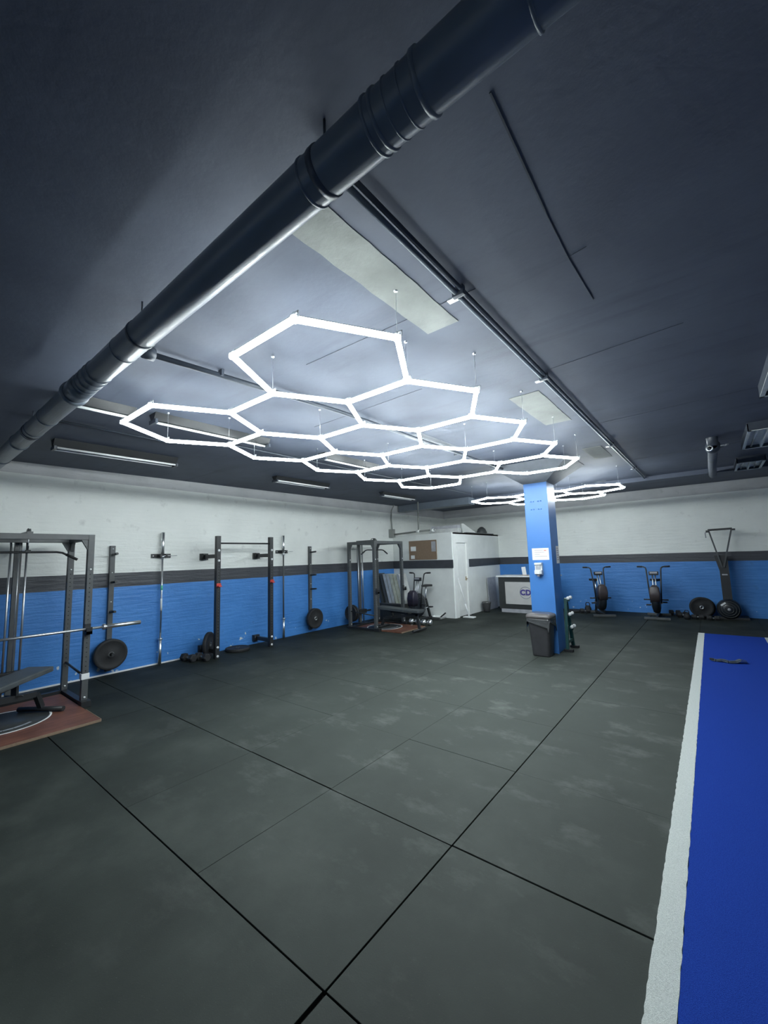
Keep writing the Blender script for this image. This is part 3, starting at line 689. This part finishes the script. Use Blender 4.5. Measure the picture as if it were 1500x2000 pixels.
# ------------------------------------------------------------------ exercise bikes
def bike(label, loc, rz, body=None, s=1.0):
    t = thing('air_bike', label, 'exercise bike', loc, rz)       # faces local -Y (towards viewer)
    body = body or m_brown
    for y, wd in ((-.38, .26), (.42, .25)): obj('stabiliser', G().box(-wd, wd, y-.03, y+.03, 0, .05, .006), m_grey, t)
    obj('main_beam', G().bar((0, -.38, .05), (0, .42, .05), .05, .05).bar((0, .36, .05), (0, .18, .55), .05, .05, (1,0,0)).bar((0, .20, .38), (0, -.15, .34), .05, .05), m_black, t)
    ring = [(0, -.085), (.18, -.085), (.27, -.07), (.30, -.03), (.30, .03), (.27, .07), (.18, .085), (0, .085)]
    obj('fan_cage', G().lathe(ring, (0, -.16, .42), (1,0,0), 32), m_fan, t)
    rg = G()
    for r in (.10, .15, .20):
        for sx in (-1, 1): rg.lathe([(r-.004, 0), (r+.004, 0), (r+.004, .006), (r-.004, .006), (r-.004, 0)], (sx*.082-(.003 if sx > 0 else .003), -.16, .42), (1,0,0), 28)
    obj('cage_wires', rg, m_grey, t, kind='stuff')
    obj('shroud', G().loft([rrect(.095, .10, .42, .03), rrect(.11, .11, .60, .03), rrect(.095, .09, .74, .03), rrect(.045, .06, .80, .02)], smooth=True), body, t).location = (0, -.36, 0)
    obj('console_post', G().tube([(-.03, -.22, .60), (-.03, -.12, 1.04)], .014, 8).tube([(.03, -.22, .60), (.03, -.12, 1.04)], .014, 8), m_steel, t)
    obj('console', G().cbox((0, -.12, 1.07), (.20, .07, .09), .012), m_black, t)
    obj('console_face', G().cbox((0, -.157, 1.085), (.15, .006, .04)), m_plinth, t)
    for sx in (-1, 1):
        a = obj('arm_lever', G().tube([(sx*.105, -.16, .36), (sx*.13, -.14, .80), (sx*.15, -.06, 1.14), (sx*.16, -.05, 1.20), (sx*.20, -.04, 1.225), (sx*.33, -.02, 1.23)], .016, 10), m_black, t)
        obj('arm_grip', G().tube([(sx*.23, -.035, 1.227), (sx*.34, -.02, 1.231)], .021, 10), m_dark, a)
        c = obj('pedal_crank', G().tube([(sx*.06, .02, .33), (sx*.11, .02, .33), (sx*.11, .02+sx*.15, .33+sx*.02)], .012, 8), m_steel, t)
        obj('pedal', G().cbox((sx*.16, .02+sx*.15, .33+sx*.02), (.10, .09, .03), .006), m_dark, c)
        obj('foot_peg', G().tube([(sx*.05, -.16, .44), (sx*.25, -.16, .44)], .016, 8), m_black, t)
    obj('seat_post', G().tube([(0, .18, .5), (0, .22, .86)], .02, 10), m_steel, t)
    obj('saddle', G().loft([[(-.03, -.16, z0), (.03, -.16, z0), (.12, .12, z0), (.09, .16, z0), (-.09, .16, z0), (-.12, .12, z0)] for z0 in (.86, .91)]), m_dark, t).location = (0, .22, 0)
    return t
bike('black air bike on the left of the two at the back wall', (-2.42, 12.02, 0), math.radians(26))
bike('black air bike on the right of the two at the back wall', (-1.15, 12.05, 0), math.radians(2))
bike('black air bike parked against the booth behind the far rack', (-5.98, 8.97, 0), math.radians(-4), m_purple)

# ski trainer
sk = thing('ski_trainer', 'tall black ski trainer with V-shaped top struts near the right edge', 'ski machine', (.20, 12.42, 0))
obj('fan_housing', G().lathe([(0, -.13), (.06, -.13), (.17, -.11), (.215, -.07), (.225, 0), (.225, .10), (.18, .12), (0, .12)], (0, -.05, .235), (0,1,0), 32), m_fan, sk)
rg = G()
for r in (.08, .13, .18): rg.lathe([(r-.004, 0), (r+.004, 0), (r+.004, -.008), (r-.004, -.008), (r-.004, 0)], (0, -.18+(.0 if r < .1 else .01 if r < .15 else .02), .235), (0,1,0), 28)
obj('fan_grille', rg, m_grey, sk, kind='stuff')
obj('hub_badge', G().lathe([(0, 0), (.03, 0), (.03, -.01), (0, -.012)], (0, -.178, .235), (0,1,0), 16), m_plinth, sk)
obj('fan_highlight', G().prism([(-.15, -.165, .33), (-.06, -.18, .40), (-.045, -.18, .37), (-.12, -.165, .31)], (0, .012, 0)), m_white, sk, label='white sliver standing in for a highlight on the fan')  # white piece puts a highlight on the dark fan housing
obj('base', G().box(-.21, .34, -.10, .32, 0, .05, .008), m_black, sk)
obj('column', G().loft([[(-.085, -.02, z), (.085, -.02, z), (.085, .12, z), (-.085, .12, z)] if z < 1.1 else [(-.085-(z-1.1)*.2, -.02, z), (.085, -.02, z), (.085, .12, z), (-.085-(z-1.1)*.2, .12, z)] for z in (.05, .6, 1.1, 1.47)]), m_black, sk)
obj('label_band', G().box(-.05, .05, -.024, -.019, 1.00, 1.03), m_plinth, sk)
for a, b in (((-.03, -.03, 1.18), (-.20, -.12, 2.05)), ((.0, -.03, 1.18), (.21, -.12, 2.05))):
    obj('strut', G().bar(a, b, .03, .03), m_grey, sk)
obj('crossbar', G().bar((-.215, -.12, 2.06), (.225, -.12, 2.07), .05, .045), m_black, sk)
obj('pulley_head', G().cbox((-.22, -.14, 2.03), (.07, .06, .05), .008), m_black, sk)
obj('pulley_head', G().cbox((.24, -.10, 2.05), (.08, .06, .04), .008), m_black, sk)
obj('hanging_handle', G().tube([(-.25, -.14, 2.02), (-.27, -.14, 1.99), (-.265, -.14, 1.88)], .012, 8), m_plinth, sk)

# plates and low clutter along the back wall
plate('black bumper plate leaning by the ski trainer, bright hub', (-.30, 12.36, .252), .235, .07, (0, 0, math.radians(-78)), None, m_chrome)
plate('black bumper plate just behind the one by the ski trainer', (-.27, 12.50, .235), .235, .06, (0, 0, math.radians(-80)), None)
rs = random.Random(5)
spots = [(-.66, 12.28, .0607, .1, .07), (-.38, 12.12, .052, .1, .06), (-.70, 12.50, .052, .2, .06), (-.85, 12.62, .0607, .1, .07), (-.10, 12.04, .0520, .1, .06)]
names_ = ['black hex dumbbell left of the leaning plates at the back wall', 'black hex dumbbell lying before the leaning plates', 'small black dumbbell midway between right bike and plates', 'black hex dumbbell close behind the right-hand bike', 'small black dumbbell at the foot of the leaning plate']
for s_, n_ in zip(spots, names_): dumbbell(n_, s_[:3], s_[3], s_[4], .24)
def kettlebell(label, loc, r=.09):
    t = thing('kettlebell', label, 'kettlebell', loc)
    obj('bell', G().lathe([(0, 0), (r*.6, 0), (r*.95, r*.5), (r, r), (r*.8, r*1.6), (r*.35, r*1.95), (0, r*2)], n=20), m_dark, t)
    obj('handle', G().tube([(-r*.55, 0, r*1.6), (-r*.6, 0, r*2.4), (-r*.35, 0, r*2.9), (r*.35, 0, r*2.9), (r*.6, 0, r*2.4), (r*.55, 0, r*1.6)], r*.14, 8), m_dark, t)
kettlebell('black kettlebell among the weights left of the leaning plates', (-.58, 12.02, 0), .07)
kettlebell('black kettlebell on the low pile left of the left-hand bike', (-2.80, 12.45, 0), .085)
plate('flat black plate on the floor left of the left-hand bike', (-3.10, 12.26, .03), .20, .05, (0, PI/2, 0), None)
plate('flat black plate on the floor nearest the blue column at the back', (-3.62, 12.30, .03), .20, .05, (0, PI/2, 0), None)
dumbbell('black hex dumbbell beside the base of the left-hand bike', (-2.80, 12.10, .0607), .5, .07, .24)

# dumbbell tree beside the column
dt = thing('dumbbell_tree', 'narrow dark green slanted stand right of the blue column', 'weight stand', (-2.02, 7.56, 0))
obj('frame', G().bar((0, .16, .03), (0, -.10, .86), .05, .05, (1,0,0)).bar((0, -.20, .03), (0, -.10, .86), .045, .045, (1,0,0)).bar((0, -.18, .15), (0, .13, .15), .04, .04), m_green, dt)
for y0 in (-.24, .13): obj('foot', G().box(-.05, .09, y0, y0+.07, 0, .04, .005), m_dark, dt)
for y0, z0 in ((-.10, .83), (-.06, .56), (0, .34)): obj('support_peg', G().bar((0, y0, z0), (.06, y0, z0), .03, .03), m_green, dt)
for z, yy, w_ in ((.875, -.10, 'topmost'), (.605, -.06, 'middle'), (.385, .0, 'lowest')):
    t = thing('dumbbell', 'small white-ended dumbbell, %s on the green stand by the column' % w_, 'dumbbell', (-1.96, 7.56+yy, z))
    obj('handle', G().tube([(0, -.06, -.012), (0, .06, -.012)], .012, 8), m_steel, t)
    for s_ in (-1, 1): obj('head', G().lathe([(0, -.02), (.028, -.016), (.028, .016), (0, .02)], (0, s_*.07, 0), (0,1,0), 14), m_white, t)

# ------------------------------------------------------------------ reception desk
dk = thing('reception_desk', 'dark reception desk with pale front panel and round letter logo, behind the column', 'desk', (-4.13, 11.4, 0))
obj('carcass', G().box(-.77, .77, .02, .60, .10, .99, .004), m_deskb, dk)
obj('frame_border', G().box(-.77, .77, 0, .02, .86, .99).box(-.77, .77, 0, .02, .10, .235).box(-.77, -.585, 0, .02, .235, .86).box(.585, .77, 0, .02, .235, .86), m_deskb, dk)
obj('front_panel', G().box(-.585, .585, .012, .02, .235, .86), m_panel, dk)
obj('worktop', G().box(-.82, .82, -.04, .64, .99, 1.03, .004), m_white, dk)
obj('plinth', G().box(-.72, .76, .0, .56, 0, .10), m_plinth, dk)
obj('logo_ring', G().lathe([(.150, 0), (.17, 0), (.17, -.003), (.150, -.003), (.150, 0)], (0, .012, .56), (0,1,0), 40), m_lgrey, dk)
fc = D.curves.new('logo_letters', 'FONT'); fc.body = 'CD'; fc.size = .20; fc.align_x = 'CENTER'; fc.align_y = 'CENTER'; fc.extrude = .003; fc.offset = .010; fc.space_character = 1.08
tmp = D.objects.new('tmp', fc); C.objects.link(tmp); dg = bpy.context.evaluated_depsgraph_get()
me = D.meshes.new_from_object(tmp.evaluated_get(dg)); D.objects.remove(tmp); me.materials.clear(); me.materials.append(m_navy)
lo = obj('logo_letters', me, None, dk, (0, .008, .56)); lo.rotation_euler = (PI/2, 0, 0)
t = thing('display_stand', 'white upright card stand on the reception desk beside the column', 'display stand', (-4.13, 11.52, 1.03))
obj('card', G().bar((-.03, 0, .01), (-.06, .01, .24), .11, .02, (0,1,0)), m_white, t); obj('base', G().box(-.10, .06, -.04, .05, 0, .016), m_cork, t)
t = tag(obj('thin_grey_board', G().prism([(0, -.30, 0), (0, .30, 0), (-.03, .30, .95), (-.03, -.30, .95)], (.018, 0, 0)), m_plinth, None, (BX+.055, 12.0, 0)), 'thin pale grey board leaning on the booth wall left of the desk', 'board')
b2 = thing('small_bin', 'small black open waste basket at the foot of the booth wall', 'bin', (-5.24, 11.25, 0))
obj('bin_body', G().lathe([(0, .003), (.09, .003), (.09, 0), (.095, .02), (.125, .27), (.118, .27), (.088, .015), (0, .015)], n=20), m_dark, b2)
obj('bag_edge', G().lathe([(.112, .22), (.132, .25), (.134, .285), (.118, .29), (.114, .25)], n=14), m_bag, b2)
mp_ = thing('flat_mop', 'white flat mop leaning in the booth doorway', 'mop', (-5.18, 10.0, 0))
obj('pole', G().tube([(0, .02, .05), (-.16, -.20, 1.05)], .012, 8), m_white, mp_)
obj('head', G().box(-.14, .16, -.07, .10, 0, .03, .008), m_white, mp_)
obj('clip', G().tube([(0, .02, .03), (-.055, -.06, .36)], .024, 8), m_white, mp_)
t = tag(obj('dust_tray', G().loft([[(-.16, -.12, 0), (.16, -.12, 0), (.16, .12, 0), (-.16, .12, 0)], [(-.19, -.14, .05), (.19, -.14, .05), (.19, .14, .05), (-.19, .14, .05)], [(-.17, -.12, .05), (.17, -.12, .05), (.17, .12, .05), (-.17, .12, .05)], [(-.15, -.10, .01), (.15, -.10, .01), (.15, .10, .01), (-.15, .10, .01)]]), m_booth, None, (-5.86, 9.55, 0)), 'shallow white tray on the floor against the booth front', 'tray')
t = tag(obj('hand_brush', G().bar((-.05, 0, .02), (.10, .02, .14), .05, .03), m_dark, None, (-5.72, 9.53, .012)), 'black hand brush propped in the white tray', 'brush')

# cork board and papers
cb = thing('cork_board', 'brown cork notice board on the front of the white booth', 'notice board', (-6.35, BY, 1.56))
obj('board', G().box(-.45, .45, -.02, 0, 0, .53), m_cork, cb)
obj('frame', G().box(-.46, .46, -.025, 0, -.0, .012).box(-.46, .46, -.025, 0, .52, .54).box(-.46, -.445, -.025, 0, 0, .54).box(.445, .46, -.025, 0, 0, .54), m_cork, cb)
for n_, (x0, x1, z0, z1), m_, lb in (('pinned_note', (-.40, -.22, .25, .38), m_paper, 'white slip pinned at the upper left of the cork board'), ('pinned_note', (-.40, -.27, .03, .13), m_paper, 'white slip pinned at the lower left of the cork board'), ('pinned_note', (.30, .44, .22, .50), m_plinth, 'grey printed sheet pinned at the right of the cork board')):
    tag(obj(n_, G().box(x0, x1, -.003, 0, z0, z1), m_, None, (-6.35, BY-.0205, 1.56)), lb, 'paper')

# service pipes over the booth
t = thing('service_pipes', 'old pipes and joint box on the left wall above the booth front', 'pipes', (-6.9, 9.62, 2.34))
obj('joint_box', G().box(-.499, -.36, -.12, .02, -.10, .14, .01), m_patch, t)
obj('bent_pipe', G().tube([(-.44, -.02, .10), (-.46, -.02, .45), (-.44, -.02, .70), (-.34, -.02, .86)], .018, 8), m_patch, t)
obj('level_pipe', G().tube([(-.38, -.02, -.02), (.55, -.02, .02), (1.05, -.02, .03)], .026, 10), m_patch, t)
obj('riser', G().tube([(.5, -.02, .02), (.51, -.02, .86)], .022, 8), m_patch, t)
for x in (.48, .95): obj('coupling', G().tube([(x-.05, -.02, .015), (x+.05, -.02, .025)], .042, 10), m_booth, t)
junk = [('long_carton', 'long flat grey carton lying on the booth roof', G().box(-.45, .45, -.12, .12, 0, .14, .006), m_foil, (-5.95, 10.3, BZ), (0, 0, .12), 'carton'),
        ('long_carton', 'second grey carton resting atop the flat one on the booth roof', G().box(-.42, .40, -.10, .10, 0, .09, .006), m_plinth, (-5.92, 10.3, BZ+.141), (0, 0, .10), 'carton'),
        ('folded_sheet', 'pale board tilted on the booth roof behind the cartons', G().prism([(-.35, -.10, 0), (.35, -.10, 0), (.25, -.10, .03), (-.3, -.10, .34), (-.38, -.10, .34)], (0, .2, 0)), m_booth, (-5.85, 11.6, BZ), (0, 0, 1.2), 'board'),
        ('rolled_bag', 'dark crumpled bag at the far end of the booth roof', G().lathe([(0, 0), (.15, .0), (.17, .08), (.12, .2), (.05, .26), (0, .27)], n=9), m_grey, (-5.75, 12.3, BZ), (0, 0, 0), 'bag'),
        ('flat_board', 'thin dark board lying along the booth roof edge', G().box(-.06, .06, -.9, .9, 0, .03), m_grey, (-5.50, 11.6, BZ), (0, 0, 0), 'board')]
for n_, lb, g, m_, loc, rot, cat in junk:
    o = obj(n_, g, m_, None, loc); o.rotation_euler = rot; tag(o, lb, cat)

# ------------------------------------------------------------------ turf lane
tf = thing('turf_lane', 'bright blue turf lane with white edge lines on the right', 'turf', (.13, 4.0, 0))
def ragged(x0, x1, y0, y1, z, seed, step=.03):
    r = random.Random(seed); n = int((y1-y0)/step); g = G()
    L = [(x0+r.uniform(-.0025, .0025), y0+(y1-y0)*i/n) for i in range(n+1)]; Rr = [(x1+r.uniform(-.0025, .0025), y0+(y1-y0)*i/n) for i in range(n+1)]
    for i in range(n):
        a, b, c, d = L[i], L[i+1], Rr[i+1], Rr[i]
        v = [g.b.verts.new((p[0], p[1], z)) for p in (a, d, c, b)]; g.b.faces.new(v)
        for p, q in ((a, b), (d, c)):
            g.b.faces.new([g.b.verts.new(k) for k in ((p[0], p[1], 0), (q[0], q[1], 0), (q[0], q[1], z), (p[0], p[1], z))])
    for y, in ((y0,), (y1,)):
        g.b.faces.new([g.b.verts.new(k) for k in ((x0, y, 0), (x1, y, 0), (x1, y, z), (x0, y, z))])
    bmesh.ops.remove_doubles(g.b, verts=g.b.verts, dist=1e-5)
    return g
Y0, Y1 = -6.5, 6.12
obj('turf_field', ragged(-.375, .475, Y0, Y1, .012, 1), m_turf, tf)
obj('edge_line', ragged(-.472, -.376, Y0, Y1+.02, .013, 2), m_turfw, tf, label='white line along the near-left edge')
obj('edge_line', ragged(.476, .57, Y0, Y1+.0, .013, 3), m_turfw, tf, label='white line along the right edge')
st = thing('fitness_strap', 'dark folded strap lying on the blue turf', 'strap', (.03, 7.72, .014))
pts = [(-.17, .02, .02), (-.12, -.01, .012), (-.05, .01, .03), (.02, -.03, .012), (.10, .0, .02), (.15, .03, .06), (.21, .06, .03)]
g = G()
for dz, dy in ((0, 0), (.012, .03), (.004, .07)):
    for a, b in zip(pts, pts[1:]): g.bar((a[0], a[1]+dy, a[2]*.6+dz), (b[0], b[1]+dy, b[2]*.6+dz), .05, .006)
obj('webbing', g, m_strap, st)
obj('buckle', G().cbox((-.17, .03, .022), (.05, .05, .02), .004), m_dark, st)
